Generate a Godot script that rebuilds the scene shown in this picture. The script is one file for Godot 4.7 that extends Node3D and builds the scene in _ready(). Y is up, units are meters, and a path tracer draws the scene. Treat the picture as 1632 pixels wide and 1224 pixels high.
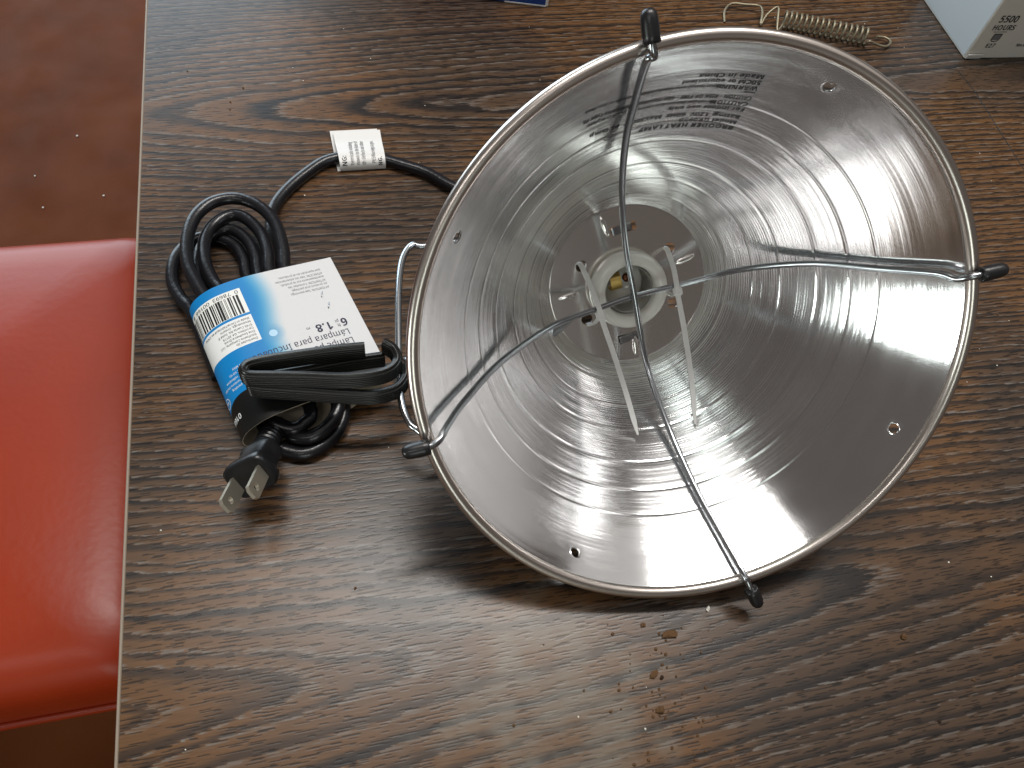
extends Node3D

var rng := RandomNumberGenerator.new()
var M := {}

# ---------------------------------------------------------------- naming
func tag(o: Node, label: String, category: String, group := "", kind := "") -> Node:
	if label: o.set_meta("label", label)
	if category: o.set_meta("category", category)
	if group: o.set_meta("group", group)
	if kind: o.set_meta("kind", kind)
	return o

func thing(called: String, label: String, category: String, at := Vector3.ZERO, group := "") -> Node3D:
	var o := Node3D.new()
	o.name = called
	o.position = at
	add_child(o, true)
	tag(o, label, category, group)
	return o

func part(called: String, mesh: Mesh, m: Material, parent: Node, at := Transform3D()) -> MeshInstance3D:
	var o := MeshInstance3D.new()
	o.name = called
	o.mesh = mesh
	o.material_override = m
	o.transform = at
	parent.add_child(o, true)
	return o

# ---------------------------------------------------------------- materials
func lin(r: float, g: float, b: float) -> Color:
	return Color(r, g, b).linear_to_srgb()

func mat(c: Color, rough := 0.5, metal := 0.0, spec := 0.5) -> StandardMaterial3D:
	var m := StandardMaterial3D.new()
	m.albedo_color = c
	m.roughness = rough
	m.metallic = metal
	m.metallic_specular = spec
	return m

func noise(freq: float, oct := 3, sd := 1, kind := FastNoiseLite.TYPE_SIMPLEX_SMOOTH) -> FastNoiseLite:
	var n := FastNoiseLite.new()
	n.noise_type = kind
	n.frequency = freq
	n.fractal_octaves = oct
	n.seed = sd
	return n

func noise_img(w: int, h: int, freq: float, oct: int, sd: int, ow: int, oh: int) -> PackedByteArray:
	var im := noise(freq, oct, sd).get_image(w, h, false, false, true)
	im.convert(Image.FORMAT_L8)
	if ow != w or oh != h:
		im.resize(ow, oh, Image.INTERPOLATE_CUBIC)
	return im.get_data()

func noise_tex(size: int, freq: float, oct: int, sd: int, lo: Color, hi: Color, contrast := 1.0) -> ImageTexture:
	var im := noise(freq, oct, sd).get_seamless_image(size, size, false, false, 0.2, true)
	im.convert(Image.FORMAT_L8)
	var d := im.get_data()
	var o := PackedByteArray()
	o.resize(size * size * 3)
	for i in size * size:
		var t := clampf((d[i] / 255.0 - 0.5) * contrast + 0.5, 0.0, 1.0)
		var c := lo.lerp(hi, t)
		o[i * 3] = int(c.r * 255.0)
		o[i * 3 + 1] = int(c.g * 255.0)
		o[i * 3 + 2] = int(c.b * 255.0)
	return ImageTexture.create_from_image(Image.create_from_data(size, size, false, Image.FORMAT_RGB8, o))

# ---------------------------------------------------------------- mesh helpers
func begin() -> SurfaceTool:
	var st := SurfaceTool.new()
	st.begin(Mesh.PRIMITIVE_TRIANGLES)
	return st

func done(st: SurfaceTool) -> ArrayMesh:
	st.generate_normals()
	return st.commit()

func tri(st: SurfaceTool, a: Vector3, b: Vector3, c: Vector3) -> void:
	st.add_vertex(a); st.add_vertex(b); st.add_vertex(c)

func quad(st: SurfaceTool, a: Vector3, b: Vector3, c: Vector3, d: Vector3) -> void:
	tri(st, a, b, c); tri(st, a, c, d)

func spline(p: Array, per := 8, closed := false) -> PackedVector3Array:
	var o := PackedVector3Array()
	var n := p.size()
	for i in (n if closed else n - 1):
		var a: Vector3 = p[(i - 1 + n) % n] if closed or i > 0 else p[0] * 2.0 - p[1]
		var b: Vector3 = p[i]
		var c: Vector3 = p[(i + 1) % n]
		var d: Vector3 = p[(i + 2) % n] if closed or i + 2 < n else p[n - 1] * 2.0 - p[n - 2]
		for k in per:
			o.append(b.cubic_interpolate(c, a, d, k / float(per)))
	if not closed:
		o.append(p[n - 1])
	return o

# tube of a radius (or one radius per point) along a path, ends closed
func tube(st: SurfaceTool, path: PackedVector3Array, rad, sides := 12, closed := false, capped := true) -> void:
	var n := path.size()
	var rings := []
	var up := Vector3.ZERO
	for i in n:
		var t := (path[(i + 1) % n] - path[(i - 1 + n) % n]) if closed else (path[mini(i + 1, n - 1)] - path[maxi(i - 1, 0)])
		t = t.normalized()
		if up == Vector3.ZERO:
			up = t.cross(Vector3.UP if absf(t.y) < 0.9 else Vector3.RIGHT).normalized()
		up = (up - t * up.dot(t)).normalized()
		var side := t.cross(up)
		var r: float = rad[i] if rad is Array or rad is PackedFloat32Array else rad
		var ring := PackedVector3Array()
		for k in sides:
			var a := TAU * k / sides
			ring.append(path[i] + (up * cos(a) + side * sin(a)) * r)
		rings.append(ring)
	st.set_smooth_group(0)
	for i in (n if closed else n - 1):
		var p: PackedVector3Array = rings[i]
		var q: PackedVector3Array = rings[(i + 1) % n]
		for k in sides:
			var k2 := (k + 1) % sides
			quad(st, p[k], p[k2], q[k2], q[k])
	if not closed and capped:
		st.set_smooth_group(1)
		var f: PackedVector3Array = rings[0]
		var l: PackedVector3Array = rings[n - 1]
		for k in range(1, sides - 1):
			tri(st, f[0], f[k + 1], f[k])
			tri(st, l[0], l[k], l[k + 1])
		st.set_smooth_group(0)

# rings of points joined into a skin; ends closed when asked
func loft(st: SurfaceTool, rings: Array, capped := true, smooth := 0) -> void:
	st.set_smooth_group(smooth)
	for i in rings.size() - 1:
		var p: PackedVector3Array = rings[i]
		var q: PackedVector3Array = rings[i + 1]
		var n := p.size()
		for k in n:
			quad(st, p[k], p[(k + 1) % n], q[(k + 1) % n], q[k])
	if capped:
		st.set_smooth_group(smooth + 1)
		var f: PackedVector3Array = rings[0]
		var l: PackedVector3Array = rings[rings.size() - 1]
		for k in range(1, f.size() - 1):
			tri(st, f[0], f[k + 1], f[k])
			tri(st, l[0], l[k], l[k + 1])

func lathe(st: SurfaceTool, prof: Array, segs: int, x: Transform3D, flat_at := []) -> void:
	# prof: Vector2(radius, height along local z)
	for i in prof.size() - 1:
		st.set_smooth_group(0)
		var p: Vector2 = prof[i]
		var q: Vector2 = prof[i + 1]
		for k in segs:
			var a := TAU * k / segs
			var b := TAU * ((k + 1) % segs) / segs
			var v0 := x * Vector3(p.x * cos(a), p.x * sin(a), p.y)
			var v1 := x * Vector3(p.x * cos(b), p.x * sin(b), p.y)
			var v2 := x * Vector3(q.x * cos(b), q.x * sin(b), q.y)
			var v3 := x * Vector3(q.x * cos(a), q.x * sin(a), q.y)
			if p.x > 1e-6: tri(st, v0, v2, v1)
			if q.x > 1e-6: tri(st, v0, v3, v2)

# box with chamfered edges, centred, size s
func cbox(st: SurfaceTool, s: Vector3, ch: float, x: Transform3D) -> void:
	var h := s * 0.5
	var c := minf(ch, minf(h.x, minf(h.y, h.z)) * 0.9)
	st.set_smooth_group(-1)
	var dirs := [Vector3.RIGHT, Vector3.UP, Vector3.BACK]
	for ax in 3:
		for sg: float in [-1.0, 1.0]:
			var n: Vector3 = dirs[ax] * sg
			var u: Vector3 = dirs[(ax + 1) % 3]
			var v: Vector3 = dirs[(ax + 2) % 3]
			var hn: float = h[ax]
			var hu: float = h[(ax + 1) % 3] - c
			var hv: float = h[(ax + 2) % 3] - c
			var f := [n * hn - u * hu - v * hv, n * hn + u * hu - v * hv, n * hn + u * hu + v * hv, n * hn - u * hu + v * hv]
			if sg > 0: f.reverse()
			quad(st, x * f[0], x * f[1], x * f[2], x * f[3])
			# the chamfer towards +u and -u
			for su: float in [-1.0, 1.0]:
				var a1 := n * hn + u * hu * su - v * hv
				var a2 := n * hn + u * hu * su + v * hv
				var b1 := n * (hn - c) + u * (hu + c) * su - v * hv
				var b2 := n * (hn - c) + u * (hu + c) * su + v * hv
				if sg * su < 0: quad(st, x * a1, x * b1, x * b2, x * a2)
				else: quad(st, x * a2, x * b2, x * b1, x * a1)
	for sx in [-1.0, 1.0]:
		for sy in [-1.0, 1.0]:
			for sz in [-1.0, 1.0]:
				var a := Vector3(h.x * sx, (h.y - c) * sy, (h.z - c) * sz)
				var b := Vector3((h.x - c) * sx, h.y * sy, (h.z - c) * sz)
				var d := Vector3((h.x - c) * sx, (h.y - c) * sy, h.z * sz)
				if sx * sy * sz > 0: tri(st, x * a, x * d, x * b)
				else: tri(st, x * a, x * b, x * d)

func cboxm(s: Vector3, ch: float) -> ArrayMesh:
	var st := begin()
	cbox(st, s, ch, Transform3D())
	return done(st)

var fonts := {}
func font(bold := false, serif := false) -> SystemFont:
	var key := str(bold) + str(serif)
	if not fonts.has(key):
		var f := SystemFont.new()
		f.font_names = PackedStringArray(["Droid Serif" if serif else "Droid Sans"])
		f.font_weight = 700 if bold else 400
		fonts[key] = f
	return fonts[key]

# lettering laid on a surface: where(x, y) gives the point for the text's own x (reading) and y (up), in metres
func text_on(st: SurfaceTool, s: String, x0: float, y0: float, cap: float, where: Callable, bold := false, squeeze := 1.0) -> float:
	var tm := TextMesh.new()
	tm.text = s
	tm.font = font(bold)
	tm.font_size = 32
	tm.pixel_size = 0.01
	tm.depth = 0.0
	tm.curve_step = 1.5
	tm.horizontal_alignment = HORIZONTAL_ALIGNMENT_LEFT
	tm.vertical_alignment = VERTICAL_ALIGNMENT_CENTER
	var a := tm.get_mesh_arrays()
	if a.size() == 0 or a[Mesh.ARRAY_VERTEX] == null: return 0.0
	var v: PackedVector3Array = a[Mesh.ARRAY_VERTEX]
	var nn: PackedVector3Array = a[Mesh.ARRAY_NORMAL]
	var ix = a[Mesh.ARRAY_INDEX]
	var idx: PackedInt32Array = ix if ix != null and ix.size() else PackedInt32Array(range(v.size()))
	var k := cap / 0.228   # cap height of the 32 px face in its own units
	var wide := 0.0
	st.set_smooth_group(0)
	for i in range(0, idx.size(), 3):
		if nn[idx[i]].z < 0.5: continue
		for j in 3:
			var p := v[idx[i + j]]
			wide = maxf(wide, p.x * k * squeeze)
			st.add_vertex(where.call(x0 + p.x * k * squeeze, y0 + (p.y + 0.11) * k))
	return wide

# ---------------------------------------------------------------- the lamp's own frame (x to the top cap, y to the left cap, z along its axis to the mouth)
const LAMP_AT := Vector3(0.16016, 0.03828, -0.25351)
const AX_U := Vector3(-0.222127, 0.755058, -0.616885)
const AX_V := Vector3(-0.97203, -0.220986, 0.079523)
const AX_N := Vector3(-0.076278, 0.617295, 0.783025)
const RIM := 0.1259
const RIM_H := 0.1160
const PLATE := 0.0436

func cone_r(z: float) -> float:
	return PLATE + (RIM - 0.002 - PLATE) * z / RIM_H

func _ready() -> void:
	rng.seed = 7
	# camera
	var cam := Camera3D.new()
	cam.name = "camera"
	cam.transform = Transform3D(Basis(Vector3(0.973268, 0.113247, 0.199813), Vector3(0.115293, 0.511528, -0.851497), Vector3(-0.198639, 0.851771, 0.484797)), Vector3(0, 0.38559, 0))
	cam.fov = 51.95
	cam.near = 0.01
	cam.far = 30.0
	add_child(cam)
	cam.current = true
	# air of the room
	var env := Environment.new()
	env.background_mode = Environment.BG_COLOR
	env.background_color = lin(0.225, 0.197, 0.180)
	env.background_energy_multiplier = 0.42
	env.tonemap_mode = Environment.TONE_MAPPER_LINEAR
	env.tonemap_exposure = 1.08
	env.sdfgi_enabled = true
	env.ssao_enabled = true
	env.ssil_enabled = true
	var we := WorldEnvironment.new()
	we.name = "environment"
	we.environment = env
	add_child(we)
	# lamps of the room: ceiling panel, the lit ceiling round it, the window
	area("ceiling_panel", Vector3(0.13, 1.75, -0.66), Vector3(0.13, 0, -0.65), Vector2(0.09, 1.2), 25.0, lin(1.0, 0.97, 0.93))
	area("ceiling_panel_b", Vector3(0.44, 1.75, -0.66), Vector3(0.44, 0, -0.65), Vector2(0.18, 1.2), 30.0, lin(1.0, 0.97, 0.93))
	area("ceiling_panel_c", Vector3(-0.95, 1.75, 0.85), Vector3(-0.95, 0, 0.86), Vector2(0.20, 1.2), 6.0, lin(1.0, 0.98, 0.95))
	area("ceiling_bounce", Vector3(1.2, 1.95, -0.6), Vector3(1.2, 0, -0.59), Vector2(2.6, 3.4), 0.36, lin(1.0, 0.97, 0.94))
	area("far_window", Vector3(-0.9, 0.75, -2.7), Vector3(-0.4, 0.6, -0.3), Vector2(1.8, 2.3), 4.0, lin(0.74, 0.89, 1.0))
	area("left_window", Vector3(-2.4, -0.08, 0.86), Vector3(0.2, 0.1, -0.2), Vector2(0.75, 0.75), 11.0, lin(0.92, 1.0, 0.96))
	area("near_window", Vector3(-0.28, 0.80, 2.3), Vector3(0.1, 0.05, -0.2), Vector2(0.75, 0.95), 3.0, lin(0.90, 1.0, 0.94))

	materials()
	build_floor()
	build_chair()
	build_table()
	build_lamp()
	build_sleeve()
	build_boxes()
	build_spring()
	build_dirt()

func area(called: String, at: Vector3, to: Vector3, size: Vector2, radiance: float, c: Color) -> void:
	var l := AreaLight3D.new()
	l.name = called
	l.area_size = size
	l.light_energy = radiance * size.x * size.y / PI
	l.light_color = c
	l.shadow_enabled = true
	l.area_range = 8.0
	l.look_at_from_position(at, to, Vector3.RIGHT if absf((to - at).normalized().y) > 0.95 else Vector3.UP)
	add_child(l)

# ---------------------------------------------------------------- materials
func materials() -> void:
	var al := mat(lin(0.86, 0.86, 0.865), 0.16, 1.0)
	al.anisotropy_enabled = true
	al.anisotropy = 0.55
	var rt := noise_tex(256, 0.012, 4, 5, Color(0.8, 0.8, 0.8), Color(1, 1, 1), 1.6)
	al.roughness_texture = rt
	al.roughness_texture_channel = BaseMaterial3D.TEXTURE_CHANNEL_RED
	M.spun = al
	M.alu = mat(lin(0.68, 0.62, 0.57), 0.28, 1.0)
	M.alu_out = mat(lin(0.7, 0.7, 0.7), 0.35, 1.0)
	M.plate = mat(lin(0.90, 0.87, 0.84), 0.14, 1.0)
	M.zinc = mat(lin(0.40, 0.42, 0.44), 0.21, 1.0)
	M.porcelain = mat(lin(0.80, 0.79, 0.73), 0.15, 0.0, 0.5)
	M.brass = mat(lin(0.92, 0.66, 0.22), 0.38, 0.9)
	M.shell = mat(lin(0.55, 0.55, 0.52), 0.3, 1.0)
	M.rubber = mat(lin(0.012, 0.012, 0.013), 0.32)
	M.cord = mat(lin(0.008, 0.008, 0.010), 0.27)
	M.cord.heightmap_enabled = true
	M.cord.heightmap_texture = noise_tex(256, 0.05, 3, 9, Color.BLACK, Color.WHITE)
	M.cord.heightmap_scale = 0.01
	M.cord.uv1_triplanar = true
	M.cord.uv1_scale = Vector3.ONE * 20.0
	M.vinyl = mat(lin(0.016, 0.016, 0.015), 0.27)
	M.plug = mat(lin(0.009, 0.009, 0.010), 0.3)
	M.nickel = mat(lin(0.72, 0.67, 0.55), 0.34, 0.9)
	M.nylon = mat(lin(0.85, 0.85, 0.83), 0.38)
	M.nylon.backlight_enabled = true
	M.nylon.backlight = Color(0.4, 0.4, 0.38)
	M.ink = mat(lin(0.012, 0.012, 0.014), 0.5)
	M.ink_blue = mat(lin(0.010, 0.012, 0.04), 0.5)
	M.ink_white = mat(lin(0.75, 0.75, 0.75), 0.5)
	M.ink_grey = mat(lin(0.16, 0.16, 0.17), 0.5)
	M.board = mat(lin(0.56, 0.48, 0.36), 0.8)
	M.paper = mat(lin(0.68, 0.67, 0.65), 0.45)
	M.film = mat(Color(0.62, 0.62, 0.64, 0.12), 0.3)
	M.film.transparency = BaseMaterial3D.TRANSPARENCY_ALPHA
	M.spring = mat(lin(0.26, 0.225, 0.155), 0.45, 0.7)
	M.wall_card = mat(lin(0.62, 0.60, 0.55), 0.55)
	M.blue_card = mat(lin(0.008, 0.045, 0.22), 0.35)
	M.edge = mat(lin(0.26, 0.21, 0.16), 0.5)
	M.steel = mat(lin(0.55, 0.55, 0.55), 0.2, 1.0)

# ---------------------------------------------------------------- floor
func build_floor() -> void:
	var st := begin()
	st.set_smooth_group(-1)
	quad(st, Vector3(-4, -0.75, -5), Vector3(4, -0.75, -5), Vector3(4, -0.75, 3), Vector3(-4, -0.75, 3))
	var m := mat(Color.WHITE, 0.55, 0.0, 0.14)
	m.albedo_texture = noise_tex(512, 0.011, 5, 21, lin(0.095, 0.025, 0.007), lin(0.13, 0.037, 0.012), 1.3)
	m.uv1_triplanar = true
	m.uv1_world_triplanar = true
	m.uv1_scale = Vector3.ONE * 0.9
	var nt := noise_tex(256, 0.04, 4, 23, Color(0.7, 0.7, 0.7), Color(1, 1, 1), 1.5)
	m.roughness_texture = nt
	m.roughness_texture_channel = BaseMaterial3D.TEXTURE_CHANNEL_RED
	var f := part("floor", done(st), m, self)
	tag(f, "", "", "", "structure")
	# pale flecks of grit lying on the floor
	st = begin()
	for p in [Vector2(-0.50, -1.12), Vector2(-0.495, -0.99), Vector2(-0.40, -1.14), Vector2(-0.58, -1.0), Vector2(-0.455, -1.3), Vector2(-0.52, -1.2), Vector2(-0.62, -1.35)]:
		lump(st, Vector3(p.x, -0.7492, p.y), rng.randf_range(0.0014, 0.0028), 0.4)
	tag(part("floor_grit", done(st), M.wall_card, self), "pale specks of grit scattered on the red brown floor", "grit", "", "stuff")

func lump(st: SurfaceTool, at: Vector3, r: float, flat := 0.5, long := 1.0) -> void:
	var turn := Basis(Vector3.UP, rng.randf() * TAU)
	var rings := []
	for i in 5:
		var el := -PI / 2 + PI * (i + 0.5) / 5.0
		var ring := PackedVector3Array()
		for k in 7:
			var a := TAU * k / 7.0
			var j := rng.randf_range(0.65, 1.3)
			ring.append(at + turn * Vector3(cos(a) * cos(el) * r * long * j, (sin(el) + 0.9) * r * flat * rng.randf_range(0.8, 1.2), sin(a) * cos(el) * r * j))
		rings.append(ring)
	loft(st, rings, true, -1)

# ---------------------------------------------------------------- chair
func rounded(hx: float, hz: float, r: float, n := 12) -> PackedVector2Array:
	var o := PackedVector2Array()
	for q in 4:
		var cx: float = (hx - r) * [1, -1, -1, 1][q]
		var cz: float = (hz - r) * [1, 1, -1, -1][q]
		for k in n + 1:
			var a := PI / 2 * (q + k / float(n))
			o.append(Vector2(cx + r * cos(a), cz + r * sin(a)))
	return o

func build_chair() -> void:
	var c := thing("chair", "padded red vinyl seat on metal legs below the left edge of the table", "chair", Vector3(-0.395, -0.75, -0.389))
	var hx := 0.225
	var hz := 0.232
	var st := begin()
	var prof := [Vector2(0.010, 0.395), Vector2(0.002, 0.40), Vector2(0.0, 0.412), Vector2(0.0, 0.436), Vector2(0.003, 0.452), Vector2(0.010, 0.465), Vector2(0.020, 0.4735), Vector2(0.034, 0.479), Vector2(0.055, 0.4825), Vector2(0.09, 0.4855), Vector2(0.14, 0.488), Vector2(0.19, 0.4895), Vector2(0.222, 0.490)]
	var rings := []
	for p in prof:
		var ring := PackedVector3Array()
		var rr := maxf(0.034 - p.x * 0.15, 0.002)
		for q in rounded(hx - p.x, hz - p.x, minf(rr, hx - p.x), 14):
			ring.append(Vector3(q.x, p.y, q.y))
		rings.append(ring)
	loft(st, rings)
	var m := mat(Color.WHITE, 0.37, 0.0, 0.46)
	m.albedo_texture = noise_tex(256, 0.01, 4, 31, lin(0.29, 0.026, 0.004), lin(0.34, 0.032, 0.005), 1.2)
	m.uv1_triplanar = true
	m.uv1_scale = Vector3.ONE * 2.0
	m.heightmap_enabled = true
	m.heightmap_texture = leather()
	m.heightmap_scale = 0.03
	part("seat", done(st), m, c)
	st = begin()
	var pts := []
	for q in rounded(hx + 0.001, hz + 0.001, 0.034, 8): pts.append(Vector3(q.x, 0.405, q.y))
	tube(st, PackedVector3Array(pts), 0.004, 8, true)
	part("piping", done(st), m, c)
	part("seat_pan", cboxm(Vector3(0.41, 0.02, 0.42), 0.004), mat(lin(0.03, 0.03, 0.03), 0.6), c, Transform3D(Basis(), Vector3(0, 0.385, 0)))
	for sx in [-1, 1]:
		for sz in [-1, 1]:
			st = begin()
			tube(st, PackedVector3Array([Vector3(0.17 * sx, 0.376, 0.17 * sz), Vector3(0.185 * sx, 0.18, 0.185 * sz), Vector3(0.2 * sx, 0.0, 0.2 * sz)]), 0.011, 12)
			part("leg", done(st), M.steel, c)

func leather() -> ImageTexture:
	var n := 512
	var ia := noise(0.10, 3, 41).get_seamless_image(n, n, false, false, 0.2, true)
	ia.convert(Image.FORMAT_L8)
	var ib := noise(0.006, 3, 42).get_seamless_image(n, n, false, false, 0.2, true)
	ib.convert(Image.FORMAT_L8)
	var a := ia.get_data()
	var b := ib.get_data()
	var o := PackedByteArray()
	o.resize(n * n)
	for i in n * n:
		var w := absf(b[i] / 255.0 - 0.5)
		var crease := clampf(1.0 - w / 0.004, 0.0, 1.0) * 0.12
		o[i] = int(clampf(0.5 + (a[i] / 255.0 - 0.5) * 0.35 - crease, 0.0, 1.0) * 255.0)
	return ImageTexture.create_from_image(Image.create_from_data(n, n, false, Image.FORMAT_L8, o))

# ---------------------------------------------------------------- table
const TEX := 2048
const TEX_M := 0.82          # metres that the wood picture spans
const TEX_X := -0.1146
const TEX_Z := -0.68

func wood() -> Array:
	var n := TEX
	var warp := noise_img(64, 256, 0.03, 3, 51, n, n)       # slow, long along the grain
	var warp2 := noise_img(256, 512, 0.05, 3, 52, n, n)
	var fib := noise_img(110, 2048, 0.30, 2, 53, n, n)      # fibres
	var pore := noise_img(150, 2048, 0.34, 2, 54, n, n)     # short dashes
	var patch := noise_img(128, 128, 0.03, 3, 55, n, n)
	var wear_sheen := noise_img(512, 512, 0.05, 4, 56, n, n)
	# a year ring is dark at its start, fades to brown, and ends in pale flecks
	var tone := PackedFloat32Array()
	var pale := PackedFloat32Array()
	tone.resize(8192)
	pale.resize(8192)
	var i := 0
	var r2 := RandomNumberGenerator.new()
	r2.seed = 99
	while i < 8192:
		var w := int(r2.randf_range(50, 125))
		var dk := r2.randf_range(0.62, 1.0)
		var pl := r2.randf_range(0.45, 1.0)
		for k in w:
			if i + k < 8192:
				var t := k / float(w)
				tone[i + k] = dk * (1.0 - smoothstep(0.14, 0.50, t)) * smoothstep(-0.02, 0.03, t)
				pale[i + k] = pl * smoothstep(0.78, 0.96, t)
		i += w
	var rgb := PackedByteArray()
	rgb.resize(n * n * 3)
	var hgt := PackedByteArray()
	hgt.resize(n * n)
	var mm := TEX_M * 1000.0 / n
	# rings run nearly straight and bend round two hearts, at z = -75 and z = -460
	var height := PackedFloat32Array()
	height.resize(n)
	var acc := 0.0
	var wob := noise(0.02, 2, 57)
	for y in n:
		var z := TEX_Z * 1000.0 + y * mm
		var sp := 4.9 + 5.4 * exp(-pow((z + 75.0) / 95.0, 2.0)) + 3.0 * exp(-pow((z + 460.0) / 80.0, 2.0)) + 2.2 * wob.get_noise_1d(z)
		acc += tanh((z + 75.0) / 13.0) * tanh((z + 460.0) / 16.0) * mm / sp
		height[y] = acc
	var along := PackedFloat32Array()
	for x in n: along.append(0.0055 * x * mm + 0.014 * 110.0 * (1.0 - exp(-x * mm / 110.0)))
	var at := 0
	for y in n:
		var z := TEX_Z * 1000.0 + y * mm
		var h := height[y] + 200.0
		for x in n:
			var xm := x * mm
			var wv := warp[at] * 0.0039216 - 0.5
			var f := 300.0 - h - along[x] + wv * 1.4 + (warp2[at] * 0.0039216 - 0.5) * 0.35
			var fb := fib[at] * 0.0039216
			var po := pore[at] * 0.0039216
			var k := int(f * 95.0 + (fb - 0.5) * 24.0) & 8191
			var t := tone[k]
			var p := pale[k]
			var pt := patch[at] * 0.0039216
			var warm := clampf((pt - 0.36) * 3.2, 0.0, 1.0)
			var r := 0.092 + 0.062 * warm
			var g := 0.058 + 0.022 * warm
			var b := 0.037 - 0.003 * warm
			var d := t * (0.70 + 0.5 * fb)
			if d > 0.93: d = 0.93
			r += (0.016 - r) * d
			g += (0.014 - g) * d
			b += (0.0145 - b) * d
			if p > 0.02 and po > 0.46:
				var q := p * clampf((po - 0.46) * 14.0, 0.0, 1.0) * 0.9
				r += (0.200 - r) * q
				g += (0.190 - g) * q
				b += (0.178 - b) * q
			var s := 0.84 + 0.32 * fb
			var cut := 0.0
			if po < 0.36:
				cut = clampf((0.36 - po) * 14.0, 0.0, 0.72)
				s *= 1.0 - cut
			# worn patch where arms rub, with its pale light sheen painted in as colour
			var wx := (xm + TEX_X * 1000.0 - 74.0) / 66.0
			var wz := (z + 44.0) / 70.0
			var ww := (1.0 - (wx * wx + wz * wz)) + (wear_sheen[at] * 0.0039216 - 0.5) * 1.5
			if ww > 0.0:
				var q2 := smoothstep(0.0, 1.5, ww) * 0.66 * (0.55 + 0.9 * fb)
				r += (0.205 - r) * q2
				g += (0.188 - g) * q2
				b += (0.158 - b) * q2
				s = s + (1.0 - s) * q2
			r *= s
			g *= s
			b *= s
			# to sRGB, near enough
			rgb[at * 3] = int(sqrt(r) * 262.0 - 7.0 if r > 0.004 else r * 2000.0)
			rgb[at * 3 + 1] = int(sqrt(g) * 262.0 - 7.0 if g > 0.004 else g * 2000.0)
			rgb[at * 3 + 2] = int(sqrt(b) * 262.0 - 7.0 if b > 0.004 else b * 2000.0)
			hgt[at] = int(clampf(150.0 - cut * 150.0 + (fb - 0.5) * 60.0, 0.0, 255.0))
			at += 1
	return [ImageTexture.create_from_image(Image.create_from_data(n, n, false, Image.FORMAT_RGB8, rgb)), ImageTexture.create_from_image(Image.create_from_data(n, n, false, Image.FORMAT_L8, hgt))]

func build_table() -> void:
	var t := thing("table", "dark brown wood grain laminate table under the heat lamp", "table", Vector3(0, 0, 0))
	var m := mat(Color.WHITE, 0.28, 0.0, 0.40)
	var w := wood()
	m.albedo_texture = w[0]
	m.heightmap_enabled = true
	m.heightmap_texture = w[1]
	m.heightmap_scale = 0.006
	var st := begin()
	var x1 := 1.15
	var z0 := -0.86
	var z1 := 0.30
	st.set_smooth_group(-1)
	var a := [Vector3(TEX_X, 0, z0), Vector3(x1, 0, z0), Vector3(x1, 0, z1), Vector3(TEX_X, 0, z1)]
	for k in [0, 1, 2, 0, 2, 3]:
		var p: Vector3 = a[k]
		st.set_uv(Vector2((p.x - TEX_X) / TEX_M, (p.z - TEX_Z) / TEX_M))
		st.add_vertex(p)
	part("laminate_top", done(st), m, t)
	part("board_core", cboxm(Vector3(x1 - TEX_X, 0.029, z1 - z0), 0.001), mat(lin(0.18, 0.13, 0.085), 0.8), t, Transform3D(Basis(), Vector3((x1 + TEX_X) / 2, -0.0155, (z0 + z1) / 2)))
	part("edge_strip", cboxm(Vector3(0.0016, 0.030, z1 - z0), 0.0005), M.edge, t, Transform3D(Basis(), Vector3(TEX_X - 0.0009, -0.01515, (z0 + z1) / 2)))
	for p in [Vector2(0.0, -0.76), Vector2(1.05, -0.76), Vector2(0.0, 0.2), Vector2(1.05, 0.2)]:
		part("leg", cboxm(Vector3(0.04, 0.718, 0.04), 0.004), mat(lin(0.03, 0.03, 0.03), 0.5), t, Transform3D(Basis(), Vector3(p.x, -0.391, p.y)))
	# the hairline scratch that runs to the right edge
	st = begin()
	tube(st, spline([Vector3(0.5247, 0.0, -0.468), Vector3(0.5262, 0.0, -0.44), Vector3(0.5236, 0.0, -0.405), Vector3(0.5206, 0.0, -0.36), Vector3(0.519, 0.0, -0.31)], 6), 0.00035, 6)
	part("scratch", done(st), M.rubber, t)

# ---------------------------------------------------------------- lamp
func lamp_point(ang: float, r: float, z: float) -> Vector3:
	return Vector3(r * cos(ang), r * sin(ang), z)

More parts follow.
